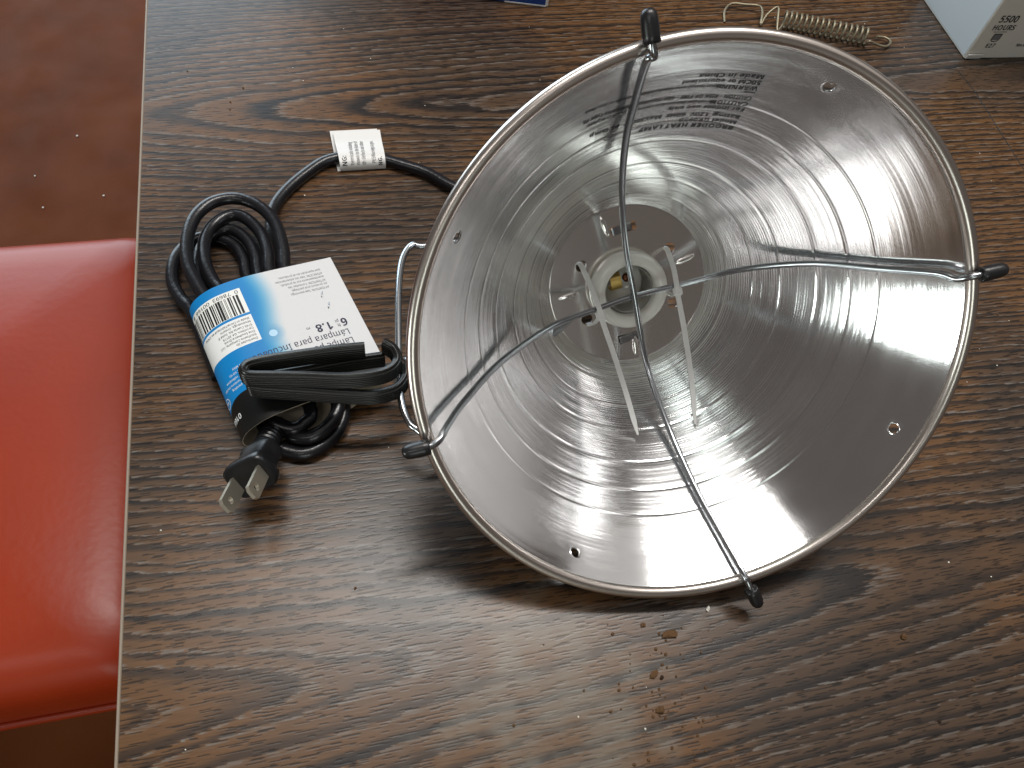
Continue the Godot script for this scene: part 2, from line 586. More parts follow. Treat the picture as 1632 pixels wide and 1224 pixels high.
# one wall of the reflector with its four vent holes; off > 0 moves it outwards
func bowl(rows: int, segs: int, off: float, ridged: bool) -> ArrayMesh:
	var slant := sqrt(pow(cone_r(RIM_H) - PLATE, 2) + RIM_H * RIM_H)
	var dr := (cone_r(RIM_H) - PLATE) / slant
	var dz := RIM_H / slant
	var base := atan2(dz, dr)
	var tilt := PackedFloat32Array()
	tilt.resize(rows + 1)
	var lift := PackedFloat32Array()
	lift.resize(rows + 1)
	var n1 := noise(0.9, 2, 61)
	var n2 := noise(0.11, 2, 62)
	var steps := [0.12, 0.24, 0.355, 0.50, 0.62, 0.72]
	if ridged:
		for i in rows + 1:
			var s := i / float(rows)
			var amp := lerpf(0.10, 0.042, smoothstep(0.0, 0.7, s)) * (1.0 - 0.25 * smoothstep(0.72, 0.8, s))
			var v := n1.get_noise_1d(i * 1.0) * amp * 1.5 + n2.get_noise_1d(i * 1.0) * 0.03 + 0.11 * sin(s * slant / 0.0014 * TAU) * (1.0 - smoothstep(0.2, 0.55, s))
			for q in steps:
				var d: float = (s - q) * slant / 0.0007
				v += 0.36 * d * exp(-d * d) * (1.0 if q < 0.7 else 0.8)
			tilt[i] = v
		var acc := 0.0
		for i in rows + 1:
			lift[i] = acc
			acc += tilt[i] * slant / rows
		var run := PackedFloat32Array([0.0])
		for i in rows + 1: run.append(run[i] + lift[i])
		for i in rows + 1:
			var lo := maxi(i - 24, 0)
			var hi := mini(i + 24, rows)
			lift[i] -= (run[hi + 1] - run[lo]) / (hi + 1 - lo)
	var V := PackedVector3Array()
	var N := PackedVector3Array()
	var T := PackedVector2Array()
	var I := PackedInt32Array()
	var rr := PackedFloat32Array()
	var zz := PackedFloat32Array()
	for i in rows + 1:
		var s := i / float(rows)
		# a rounded foot where the wall meets the plate
		var foot := 0.0016 * exp(-s * 30.0)
		var l := lift[i] + off + foot
		rr.append(PLATE + (cone_r(RIM_H) - PLATE) * s + dz * l)
		zz.append(RIM_H * s - dr * l)
	for i in rows + 1:
		var e := base + tilt[i]
		var nr := -sin(e)
		var nz := cos(e)
		if off > 0.0:
			nr = -nr
			nz = -nz
		for j in segs + 1:
			var a := TAU * j / segs
			V.append(lamp_point(a, rr[i], zz[i]))
			N.append(Vector3(nr * cos(a), nr * sin(a), nz))
			T.append(Vector2(i / float(rows) * 3.0, j / float(segs) * 6.0))
	var w := segs + 1
	var skip := {}
	var patches := []
	for deg in [-38.8, -129.9, 138.8, 49.6]:
		var hr := 0.1170
		var fi := (hr - PLATE) / (cone_r(RIM_H) - PLATE) * rows
		var fj := fposmod(deg_to_rad(deg), TAU) / TAU * segs
		var di := int(ceil(0.0042 / (slant / rows)))
		var dj := int(ceil(0.0042 / (TAU * hr / segs)))
		var i0 := int(fi) - di
		var i1 := mini(int(fi) + 1 + di, rows - 1)
		var j0 := int(fj) - dj
		var j1 := int(fj) + 1 + dj
		for i in range(i0, i1):
			for j in range(j0, j1):
				skip[i * w + j] = true
		patches.append([i0, i1, j0, j1, fi, fj])
	for i in rows:
		for j in segs:
			if skip.has(i * w + j): continue
			var a := i * w + j
			I.append_array([a, a + 1, a + w + 1, a, a + w + 1, a + w])
	for p in patches:
		var loop := []
		for j in range(p[2], p[3]): loop.append([p[0], j])
		for i in range(p[0], p[1]): loop.append([i, p[3]])
		for j in range(p[3], p[2], -1): loop.append([p[1], j])
		for i in range(p[1], p[0], -1): loop.append([i, p[2]])
		var start := V.size()
		for ring in 3:
			for q in loop:
				var src: int = q[0] * w + q[1]
				var di: float = (q[0] - p[4]) * slant / rows
				var dj: float = (q[1] - p[5]) * TAU * 0.117 / segs
				var far := Vector2(di, dj)
				var goal := far.normalized() * (0.0033 if ring == 0 else 0.0026 if ring == 1 else 0.0024)
				var ci := clampf(p[4] + goal.x / slant * rows, 0, rows)
				var a: float = (p[5] + goal.y / (TAU * 0.117 / segs)) / segs * TAU
				var s := ci / rows
				var l := lift[int(ci)] + off + (0.0 if ring == 0 else (-0.0004 if ring == 1 else 0.0003))
				V.append(lamp_point(a, PLATE + (cone_r(RIM_H) - PLATE) * s + dz * l, RIM_H * s - dr * l))
				var nn := N[src]
				if ring > 0:
					var rad := Vector3(cos(a) * dr, sin(a) * dr, dz) * far.normalized().x + Vector3(-sin(a), cos(a), 0) * far.normalized().y
					nn = (nn + rad * (0.7 if ring == 1 else -1.5)).normalized()
				N.append(nn)
				T.append(T[src])
		var c := loop.size()
		for k in c:
			var k2 := (k + 1) % c
			var o0: int = loop[k][0] * w + loop[k][1]
			var o1: int = loop[k2][0] * w + loop[k2][1]
			I.append_array([o0, o1, start + k2, o0, start + k2, start + k])
			for ring in 2:
				var s0 := start + ring * c
				var s1 := s0 + c
				I.append_array([s0 + k, s0 + k2, s1 + k2, s0 + k, s1 + k2, s1 + k])
	# clockwise seen from the side the normals point to
	var fn := (V[I[0]] - V[I[2]]).cross(V[I[0]] - V[I[1]])
	if fn.dot(N[I[0]]) < 0.0:
		for k in range(0, I.size(), 3):
			var x := I[k + 1]
			I[k + 1] = I[k + 2]
			I[k + 2] = x
	var arr := []
	arr.resize(Mesh.ARRAY_MAX)
	arr[Mesh.ARRAY_VERTEX] = V
	arr[Mesh.ARRAY_NORMAL] = N
	arr[Mesh.ARRAY_TEX_UV] = T
	arr[Mesh.ARRAY_INDEX] = I
	var am := ArrayMesh.new()
	am.add_surface_from_arrays(Mesh.PRIMITIVE_TRIANGLES, arr)
	return am

func build_lamp() -> void:
	var lamp := thing("heat_lamp", "round aluminium heat lamp with wire guard lying on the wood grain table", "heat lamp", Vector3.ZERO)
	var X := Transform3D(Basis(AX_U, AX_V, AX_N), LAMP_AT)
	var refl := part("reflector", bowl(420, 320, 0.0, true), M.spun, lamp, X)
	part("outer_skin", bowl(60, 160, 0.0006, false), M.alu_out, refl)
	# rolled rim
	var st := begin()
	var rim := []
	for k in 180:
		rim.append(lamp_point(TAU * k / 180.0, RIM, RIM_H))
	tube(st, PackedVector3Array(rim), 0.0029, 14, true)
	part("rolled_rim", done(st), M.alu, refl)
	# the rating label, a clear film stuck on the wall
	var half := atan2(cone_r(RIM_H) - PLATE, RIM_H)
	var sn := sin(half)
	var on_label := func(x: float, y: float, up: float) -> Vector3:
		var q := Vector2(x, 0.1775 - y)
		var rho := q.length()
		var th := atan2(q.x, q.y) / sn + deg_to_rad(-9.6)
		var r := rho * sn
		var z := (r - PLATE) / (cone_r(RIM_H) - PLATE) * RIM_H
		return lamp_point(th, r - up * cos(half), z + up * sin(half))
	st = begin()
	st.set_smooth_group(0)
	for i in 24:
		for j in 12:
			var x0 := lerpf(-0.034, 0.034, i / 24.0)
			var x1 := lerpf(-0.034, 0.034, (i + 1) / 24.0)
			var y0 := lerpf(-0.0215, 0.0215, j / 12.0)
			var y1 := lerpf(-0.0215, 0.0215, (j + 1) / 12.0)
			quad(st, on_label.call(x0, y0, 0.00012), on_label.call(x1, y0, 0.00012), on_label.call(x1, y1, 0.00012), on_label.call(x0, y1, 0.00012))
	part("rating_label", done(st), M.film, refl)
	st = begin()
	var put := func(x: float, y: float) -> Vector3: return on_label.call(x, y, 0.00016)
	var lx := -0.0325
	text_on(st, "BROODER HEAT LAMP", lx, 0.0168, 0.0031, put, true, 0.98)
	text_on(st, "Model GR095B", lx, 0.0126, 0.0028, put, true, 0.98)
	text_on(st, "Rating: 120V  60Hz  Max300W  PS lamp", lx, 0.0084, 0.0028, put, true, 0.98)
	text_on(st, "For indoor use only", lx, 0.0030, 0.0027, put, true, 0.98)
	text_on(st, "CAUTION-", lx, -0.0010, 0.0028, put, true, 0.95)
	text_on(st, "Do not use this product unless the guard is in place", lx + 0.0145, -0.0010, 0.0021, put, true, 0.80)
	text_on(st, "CAUTION - RISK OF FIRE - Use maximum 300Watts type PS", lx, -0.0052, 0.0027, put, true, 0.72)
	text_on(st, "lamp", lx, -0.0085, 0.0015, put, true)
	text_on(st, "WARNING-", lx, -0.0120, 0.0028, put, true, 0.95)
	text_on(st, "Do not install over combustible materials at less than", lx + 0.0145, -0.0120, 0.0021, put, true, 0.80)
	text_on(st, "50CM or equivalent", lx, -0.0158, 0.0027, put, true, 0.95)
	text_on(st, "Made in China", lx, -0.0197, 0.0027, put, true, 1.05)
	text_on(st, "UL", 0.0252, 0.0160, 0.0017, put, true)
	text_on(st, "c", 0.0223, 0.0160, 0.0012, put)
	text_on(st, "us", 0.0296, 0.0160, 0.0011, put)
	text_on(st, "LISTED", 0.0246, 0.0125, 0.0012, put)
	text_on(st, "E477742", 0.0242, 0.0103, 0.0012, put)
	ring_mark(st, Vector2(0.0268, 0.0168), 0.0023, 0.00035, put)
	part("label_lettering", done(st), M.ink, refl)
	# back plate with vents and slots
	var plate := CSGCombiner3D.new()
	plate.name = "back_plate"
	plate.transform = X
	plate.material_override = M.plate
	lamp.add_child(plate, true)
	var disc := CSGCylinder3D.new()
	disc.name = "disc"
	disc.radius = 0.0452
	disc.height = 0.0012
	disc.sides = 96
	disc.rotation.x = PI / 2
	disc.position.z = 0.0002
	plate.add_child(disc, true)
	for q in [Vector2(0.0185, 0.0235), Vector2(0.0139, -0.0277), Vector2(-0.0125, 0.0273), Vector2(-0.0183, -0.0240)]:
		var hole := CSGCylinder3D.new()
		hole.name = "vent"
		hole.operation = CSGShape3D.OPERATION_SUBTRACTION
		hole.radius = 0.0033
		hole.height = 0.01
		hole.sides = 24
		hole.rotation.x = PI / 2
		hole.position = Vector3(q.x, q.y, 0)
		plate.add_child(hole, true)
	var centre := CSGCylinder3D.new()
	centre.name = "socket_opening"
	centre.operation = CSGShape3D.OPERATION_SUBTRACTION
	centre.radius = 0.0192
	centre.height = 0.01
	centre.sides = 48
	centre.rotation.x = PI / 2
	plate.add_child(centre, true)
	for q in [Vector2(0.0323, -0.0042), Vector2(-0.0309, 0.0044)]:
		var slot := CSGBox3D.new()
		slot.name = "slot"
		slot.operation = CSGShape3D.OPERATION_SUBTRACTION
		slot.size = Vector3(0.0050, 0.0150, 0.01)
		slot.position = Vector3(q.x, q.y, 0)
		plate.add_child(slot, true)
		# the bracket ear that comes up through the slot
		part("bracket_ear", cboxm(Vector3(0.0046, 0.0125, 0.0018), 0.0006), M.zinc, lamp, X * Transform3D(Basis(Vector3.RIGHT, 0.22), Vector3(q.x + 0.0001, q.y + 0.0010, 0.0008)))
	for q in [[0.0365, 0.006, 0.14], [0.004, 0.0345, 1.62], [0.005, -0.0352, -1.43], [-0.037, 0.003, 3.02]]:
		st = begin()
		var path := []
		var rad := []
		for k in 9:
			var s := k / 8.0 * 2.0 - 1.0
			path.append(Vector3(q[0] + cos(q[2]) * s * 0.0075, q[1] + sin(q[2]) * s * 0.0075, -0.0003))
			rad.append(0.0021 * sqrt(maxf(1.0 - s * s, 0.004)))
		tube(st, PackedVector3Array(path), rad, 12)
		part("stiffening_rib", done(st), M.plate, lamp, X)
	# porcelain socket
	st = begin()
	var S := X * Transform3D(Basis(), Vector3(-0.0008, 0.0012, 0))
	lathe(st, [Vector2(0.0, -0.036), Vector2(0.013, -0.036), Vector2(0.0165, -0.034), Vector2(0.018, -0.030), Vector2(0.018, -0.004), Vector2(0.0200, 0.0012), Vector2(0.0216, 0.002), Vector2(0.0222, 0.0040), Vector2(0.0221, 0.0075), Vector2(0.0212, 0.0105), Vector2(0.0192, 0.0124), Vector2(0.0170, 0.0124), Vector2(0.0150, 0.0115), Vector2(0.0143, 0.009), Vector2(0.0142, -0.014), Vector2(0.0, -0.0142)], 64, S)
	var sock := part("socket", done(st), M.porcelain, lamp)
	st = begin()
	var th := []
	for k in 49:
		var zz := 0.0070 - 0.018 * k / 48.0
		th.append(Vector2(0.0133 + 0.00055 * sin(k * TAU / 8.0), zz))
	lathe(st, th, 64, S)
	part("screw_shell", done(st), M.shell, sock)
	var tongue := begin()
	tongue.set_smooth_group(0)
	var arc := spline([Vector3(-0.0040, 0, -0.0130), Vector3(-0.0042, 0, -0.0050), Vector3(-0.0020, 0, -0.0018), Vector3(0.0025, 0, -0.0010), Vector3(0.0052, 0, -0.0026), Vector3(0.0062, 0, -0.0080)], 6)
	for k in arc.size() - 1:
		for lay in 2:
			var o := Vector3(0.0026, 0.0045, -0.0005 * lay)
			quad(tongue, S * (arc[k] + o + Vector3(0, -0.0032, 0)), S * (arc[k] + o + Vector3(0, 0.0032, 0)), S * (arc[k + 1] + o + Vector3(0, 0.0032, 0)), S * (arc[k + 1] + o + Vector3(0, -0.0032, 0)))
	part("contact_tongue", done(tongue), M.brass, sock)
	st = begin()
	lathe(st, [Vector2(0.0024, -0.0140), Vector2(0.0024, -0.0122), Vector2(0.0019, -0.0117), Vector2(0.0, -0.0117)], 20, S * Transform3D(Basis(), Vector3(0.001, -0.0045, 0)))
	part("rivet", done(st), mat(lin(0.18, 0.07, 0.04), 0.4, 1.0), sock)
	# wire guard: two bowed wires, each with its two black rubber caps
	var a := [Vector3(-0.0022, 0.1322, 0.1224), Vector3(-0.0026, 0.1250, 0.1222), Vector3(-0.0014, 0.1205, 0.1206), Vector3(0.0005, 0.1166, 0.1150), Vector3(0.0027, 0.1065, 0.0994), Vector3(0.0036, 0.0838, 0.0669), Vector3(0.0019, 0.0520, 0.0355), Vector3(-0.0002, 0.0251, 0.0240), Vector3(0.0, 0.0029, 0.0218), Vector3(-0.0010, -0.0286, 0.0244), Vector3(0.0017, -0.0529, 0.0360), Vector3(0.0030, -0.0790, 0.0606), Vector3(0.0008, -0.0990, 0.0881), Vector3(-0.0003, -0.1115, 0.1070), Vector3(-0.0012, -0.1151, 0.1126), Vector3(-0.0028, -0.1178, 0.1170), Vector3(-0.0018, -0.1225, 0.1217), Vector3(-0.0022, -0.1320, 0.1226)]
	wire(lamp, X, a)
	var b := [Vector3(0.1335, 0.0007, 0.1226), Vector3(0.1256, 0.0012, 0.1224), Vector3(0.1222, 0.0010, 0.1213), Vector3(0.1210, 0.0032, 0.1190), Vector3(0.1094, 0.0047, 0.1040), Vector3(0.0901, 0.0047, 0.0758), Vector3(0.0631, 0.0036, 0.0465), Vector3(0.0335, 0.0030, 0.0290), Vector3(0.0007, 0.0034, 0.0252), Vector3(-0.0379, 0.0054, 0.0300), Vector3(-0.0681, 0.0057, 0.0501), Vector3(-0.0926, 0.0049, 0.0793), Vector3(-0.1114, 0.0023, 0.1069), Vector3(-0.1192, 0.0011, 0.1187), Vector3(-0.1245, 0.0003, 0.1223), Vector3(-0.1345, -0.0018, 0.1226)]
	wire(lamp, X, b)
	# cable ties that hold the guard to the plate
	cable_tie(lamp, X, Vector3(0.0195, 0.0240, 0.0), Vector3(-0.0028, 0.0240, 0.0262), Vector3(-0.0688, 0.0224, 0.0470))
	cable_tie(lamp, X, Vector3(0.0140, -0.0255, 0.0), Vector3(-0.0030, -0.0200, 0.0262), Vector3(-0.0726, -0.0100, 0.0478))
	# hanging bail behind the bowl
	st = begin()
	var bail := spline([Vector3(0.150, 0.022, -0.300), Vector3(0.10, 0.030, -0.302), Vector3(0.068, 0.035, -0.298), Vector3(0.0492, 0.035, -0.2968), Vector3(0.0440, 0.035, -0.2985), Vector3(0.0391, 0.035, -0.2939), Vector3(0.0349, 0.035, -0.2838), Vector3(0.0308, 0.035, -0.2635), Vector3(0.0268, 0.034, -0.232), Vector3(0.0240, 0.033, -0.2050), Vector3(0.0250, 0.032, -0.1905), Vector3(0.0291, 0.032, -0.1824), Vector3(0.0400, 0.031, -0.1790), Vector3(0.075, 0.028, -0.205), Vector3(0.140, 0.020, -0.255)], 8)
	tube(st, bail, 0.0019, 12)
	part("bail_wire", done(st), M.zinc, lamp)
	# spring clamp with ribbed black grips
	var c := Node3D.new()
	c.name = "clamp"
	lamp.add_child(c, true)
	var up := [Vector2(0.0088, -0.2222), Vector2(-0.0052, -0.2224), Vector2(-0.0251, -0.2216), Vector2(-0.0367, -0.2209), Vector2(-0.0435, -0.2201), Vector2(-0.0480, -0.2188), Vector2(-0.0499, -0.2158), Vector2(-0.0482, -0.2133), Vector2(-0.0440, -0.2122), Vector2(-0.0371, -0.2112), Vector2(-0.0220, -0.2090), Vector2(-0.0028, -0.2057), Vector2(0.0130, -0.2055), Vector2(0.0205, -0.2078), Vector2(0.0240, -0.2125), Vector2(0.0228, -0.2190), Vector2(0.0185, -0.2235)]
	band(c, up, 0.0415, 0.0530)
	var low := [Vector2(0.0185, -0.2235), Vector2(-0.0020, -0.2225), Vector2(-0.0225, -0.2207), Vector2(-0.0400, -0.2192), Vector2(-0.0462, -0.2180), Vector2(-0.0484, -0.2155), Vector2(-0.0455, -0.2132), Vector2(-0.0246, -0.2085), Vector2(-0.0005, -0.2032), Vector2(0.0117, -0.2015), Vector2(0.0220, -0.2035), Vector2(0.0275, -0.2095), Vector2(0.0285, -0.2165)]
	band(c, low, 0.0295, 0.0405)
	st = begin()
	tube(st, spline([Vector3(0.029, 0.035, -0.2185), Vector3(0.045, 0.034, -0.224), Vector3(0.095, 0.026, -0.248), Vector3(0.146, 0.020, -0.268)], 6), 0.004, 12)
	part("clamp_arm", done(st), M.zinc, c)
	build_cord(lamp)

func ring_mark(st: SurfaceTool, c: Vector2, r: float, w: float, where: Callable) -> void:
	st.set_smooth_group(0)
	for k in 24:
		var a := Vector2.from_angle(TAU * k / 24.0)
		var b := Vector2.from_angle(TAU * (k + 1) / 24.0)
		var p := [c + a * r, c + b * r, c + b * (r - w), c + a * (r - w)]
		quad(st, where.call(p[0].x, p[0].y), where.call(p[1].x, p[1].y), where.call(p[2].x, p[2].y), where.call(p[3].x, p[3].y))

func wire(lamp: Node, X: Transform3D, pts: Array) -> void:
	var w := []
	for q in pts: w.append(X * q)
	var path := spline(w, 8)
	var st := begin()
	tube(st, path, 0.00165, 12)
	var o := part("guard_wire", done(st), M.zinc, lamp)
	# a black rubber cap on each end
	for back in [false, true]:
		var p := path.duplicate()
		if back: p.reverse()
		var e := (p[0] - p[6]).normalized()
		var mid := p[0]
		var cap := PackedVector3Array()
		var rad := []
		for k in [[-0.0068, 0.0030], [-0.0064, 0.0035], [-0.004, 0.0035], [0.0, 0.0034], [0.0018, 0.0033], [0.0034, 0.0030], [0.0045, 0.0024], [0.0052, 0.0015], [0.0054, 0.0004]]:
			cap.append(mid + e * k[0])
			rad.append(k[1])
		st = begin()
		tube(st, cap, rad, 18)
		part("rubber_cap", done(st), M.rubber, o)

func strap(st: SurfaceTool, path: PackedVector3Array, wide: Vector3, w: float, t: float, taper := 1.0) -> void:
	var rings := []
	var n := path.size()
	for i in n:
		var d := (path[mini(i + 1, n - 1)] - path[maxi(i - 1, 0)]).normalized()
		var u := (wide - d * wide.dot(d)).normalized()
		var nn := d.cross(u)
		var k := 1.0 if i < n - 3 else lerpf(1.0, taper, (i - n + 4) / 3.0)
		rings.append(PackedVector3Array([path[i] + u * w * 0.5 * k + nn * t * 0.3, path[i] + u * w * 0.38 * k + nn * t * 0.5, path[i] - u * w * 0.38 * k + nn * t * 0.5, path[i] - u * w * 0.5 * k + nn * t * 0.3, path[i] - u * w * 0.5 * k - nn * t * 0.5, path[i] + u * w * 0.5 * k - nn * t * 0.5]))
	loft(st, rings, true, -1)

func cable_tie(lamp: Node, X: Transform3D, hole: Vector3, head: Vector3, tip: Vector3) -> void:
	var st := begin()
	var u := X.basis * Vector3(0, 1, 0)
	# loop: from the vent up over the wire to the head, and back under the wire through the other vent
	strap(st, spline([X * (hole + Vector3(0, 0, -0.004)), X * (hole + Vector3(0, 0, 0.004)), X * (hole.lerp(head, 0.5) + Vector3(0.002, 0, 0.005)), X * (head + Vector3(0.0035, 0, 0.001)), X * head], 6), u, 0.0027, 0.0011)
	strap(st, spline([X * head, X * (head.lerp(tip, 0.3) + Vector3(0, 0, 0.0035)), X * (head.lerp(tip, 0.65) + Vector3(0, 0, 0.004)), X * tip], 8), u, 0.0027, 0.0011, 0.35)
	strap(st, spline([X * (head + Vector3(0.001, 0, -0.001)), X * (head + Vector3(-0.004, 0, -0.006)), X * Vector3(-hole.x * 0.75, head.y * 1.08, 0.006), X * Vector3(-hole.x * 0.85, head.y * 1.12, -0.003)], 6), u, 0.0027, 0.0011)
	var t := part("cable_tie", done(st), M.nylon, lamp)
	var d := (tip - head).normalized()
	var b := Basis(d, Vector3(0, 1, 0), d.cross(Vector3(0, 1, 0))).orthonormalized()
	part("tie_head", cboxm(Vector3(0.0050, 0.0050, 0.0038), 0.0010), M.nylon, t, X * Transform3D(b, head + Vector3(0, 0, 0.0006)))

func band(c: Node, plan: Array, y0: float, y1: float) -> void:
	var p := []
	for q in plan: p.append(Vector3(q.x, 0, q.y))
	var path := spline(p, 10)
	var n := path.size()
	var ribs := 7
	var th := 0.0036
	var rings := []
	for i in n:
		var d := (path[mini(i + 1, n - 1)] - path[maxi(i - 1, 0)]).normalized()
		var o := d.cross(Vector3.UP)
		var ring := PackedVector3Array()
		for side in [1.0, -1.0]:
			for k in ribs * 4 + 1:
				var f := k / float(ribs * 4)
				var y := lerpf(y0, y1, f) if side > 0 else lerpf(y1, y0, f)
				var e := minf(f, 1.0 - f)
				var bulge := th * 0.5 * (1.0 - 0.75 * pow(maxf(1.0 - e / 0.22, 0.0), 2.0)) + 0.00068 * cos(f * ribs * TAU)
				ring.append(path[i] + Vector3(0, y, 0) + o * side * bulge)
		rings.append(ring)
	var st := begin()
	loft(st, rings)
	part("grip_band", done(st), M.vinyl, c)

# ---------------------------------------------------------------- cord, tag, plug
func v3(a: Array, y: float) -> Array:
	var o := []
	for q in a: o.append(Vector3(q.x, q.z if q is Vector3 else y, q.y))
	return o

const CORD_R := 0.0037

func build_cord(lamp: Node) -> void:
	var st := begin()
	var ax := Vector3(0.286, 0, 0.958)
	var runs := []
	# from the socket, over the table to the coil
	runs.append([Vector3(0.161, 0.0150, -0.284), Vector3(0.152, 0.010, -0.300), Vector3(0.130, 0.006, -0.328), Vector3(0.105, 0.0042, -0.352), Vector3(0.0798, 0.004, -0.3719), Vector3(0.0652, 0.004, -0.3858), Vector3(0.0497, 0.004, -0.3947), Vector3(0.034, 0.004, -0.4021), Vector3(0.0177, 0.004, -0.4050), Vector3(0.001, 0.004, -0.4020), Vector3(-0.0118, 0.004, -0.3925), Vector3(-0.0245, 0.004, -0.3796), Vector3(-0.0329, 0.0042, -0.3669), Vector3(-0.0365, 0.0046, -0.3540), Vector3(-0.0372, 0.0045, -0.335), Vector3(-0.034, 0.0045, -0.315), Vector3(-0.027, 0.0048, -0.290), Vector3(-0.013, 0.0052, -0.245)])
	var aa := [Vector3(-0.0140, 0.0160, -0.2500), Vector3(-0.0240, 0.0185, -0.2820), Vector3(-0.0293, 0.0195, -0.3003), Vector3(-0.0295, 0.0200, -0.3160), Vector3(-0.0325, 0.0205, -0.3348), Vector3(-0.0399, 0.0205, -0.3483), Vector3(-0.0500, 0.0200, -0.3565), Vector3(-0.0603, 0.0200, -0.3583), Vector3(-0.0706, 0.0200, -0.3544), Vector3(-0.0786, 0.0200, -0.3441), Vector3(-0.0825, 0.0200, -0.3276), Vector3(-0.0819, 0.0205, -0.3097), Vector3(-0.0767, 0.0210, -0.2934), Vector3(-0.0705, 0.0205, -0.2780), Vector3(-0.0580, 0.0200, -0.2350)]
	runs.append(aa)
	runs.append([Vector3(-0.0240, 0.0150, -0.2550), Vector3(-0.0350, 0.0155, -0.2900), Vector3(-0.0385, 0.0158, -0.3046), Vector3(-0.0385, 0.0160, -0.3173), Vector3(-0.0413, 0.0155, -0.3314), Vector3(-0.0477, 0.0155, -0.3431), Vector3(-0.0555, 0.0150, -0.3495), Vector3(-0.0636, 0.0145, -0.3479), Vector3(-0.0705, 0.0145, -0.3406), Vector3(-0.0740, 0.0155, -0.3286), Vector3(-0.0731, 0.0165, -0.3121), Vector3(-0.0689, 0.0170, -0.2985), Vector3(-0.0630, 0.0180, -0.2850), Vector3(-0.0500, 0.0190, -0.2400)])
	runs.append([Vector3(-0.0330, 0.0100, -0.2600), Vector3(-0.0430, 0.0095, -0.2950), Vector3(-0.0455, 0.0090, -0.3103), Vector3(-0.0462, 0.0090, -0.3210), Vector3(-0.0503, 0.0090, -0.3338), Vector3(-0.0581, 0.0090, -0.3431), Vector3(-0.0660, 0.0085, -0.3440), Vector3(-0.0740, 0.0080, -0.3380), Vector3(-0.0785, 0.0085, -0.3250), Vector3(-0.0780, 0.0095, -0.3080), Vector3(-0.0720, 0.0110, -0.2880), Vector3(-0.0600, 0.0110, -0.2450)])
	runs.append([Vector3(-0.0400, 0.0042, -0.2650), Vector3(-0.0500, 0.0040, -0.3000), Vector3(-0.0530, 0.0040, -0.3137), Vector3(-0.0538, 0.0040, -0.3229), Vector3(-0.0581, 0.0040, -0.3342), Vector3(-0.0650, 0.0040, -0.3405), Vector3(-0.0740, 0.0040, -0.3440), Vector3(-0.0830, 0.0045, -0.3410), Vector3(-0.0905, 0.0055, -0.3310), Vector3(-0.0936, 0.0060, -0.3200), Vector3(-0.0930, 0.0062, -0.3077), Vector3(-0.0883, 0.0070, -0.2956), Vector3(-0.0815, 0.0080, -0.2830), Vector3(-0.0690, 0.0080, -0.2400)])
	# the lower ends of the coil, and the end that goes to the plug
	runs.append([Vector3(-0.0320, 0.016, -0.2550), Vector3(-0.0130, 0.0155, -0.2300), Vector3(-0.0082, 0.0145, -0.2133), Vector3(-0.0108, 0.0135, -0.2038), Vector3(-0.0203, 0.0110, -0.1968), Vector3(-0.0310, 0.0085, -0.1985), Vector3(-0.0390, 0.0065, -0.2080), Vector3(-0.0410, 0.0062, -0.2085)])
	runs.append([Vector3(-0.0260, 0.0070, -0.2700), Vector3(-0.0090, 0.0068, -0.2350), Vector3(-0.0054, 0.0065, -0.2168), Vector3(-0.0071, 0.0060, -0.2055), Vector3(-0.0133, 0.0050, -0.1967), Vector3(-0.0244, 0.0042, -0.1908), Vector3(-0.0350, 0.0040, -0.1925), Vector3(-0.0440, 0.0040, -0.2010), Vector3(-0.0560, 0.0045, -0.2350)])
	runs.append([Vector3(-0.0420, 0.0120, -0.2600), Vector3(-0.0230, 0.0120, -0.2150), Vector3(-0.0270, 0.0110, -0.2040), Vector3(-0.0350, 0.0110, -0.2030), Vector3(-0.0480, 0.0120, -0.2150), Vector3(-0.0600, 0.0130, -0.2500)])
	for r in runs:
		tube(st, spline(r, 10), CORD_R, 16)
	var cord := part("power_cord", done(st), M.cord, lamp)
	build_tag(cord)
	build_plug(lamp)

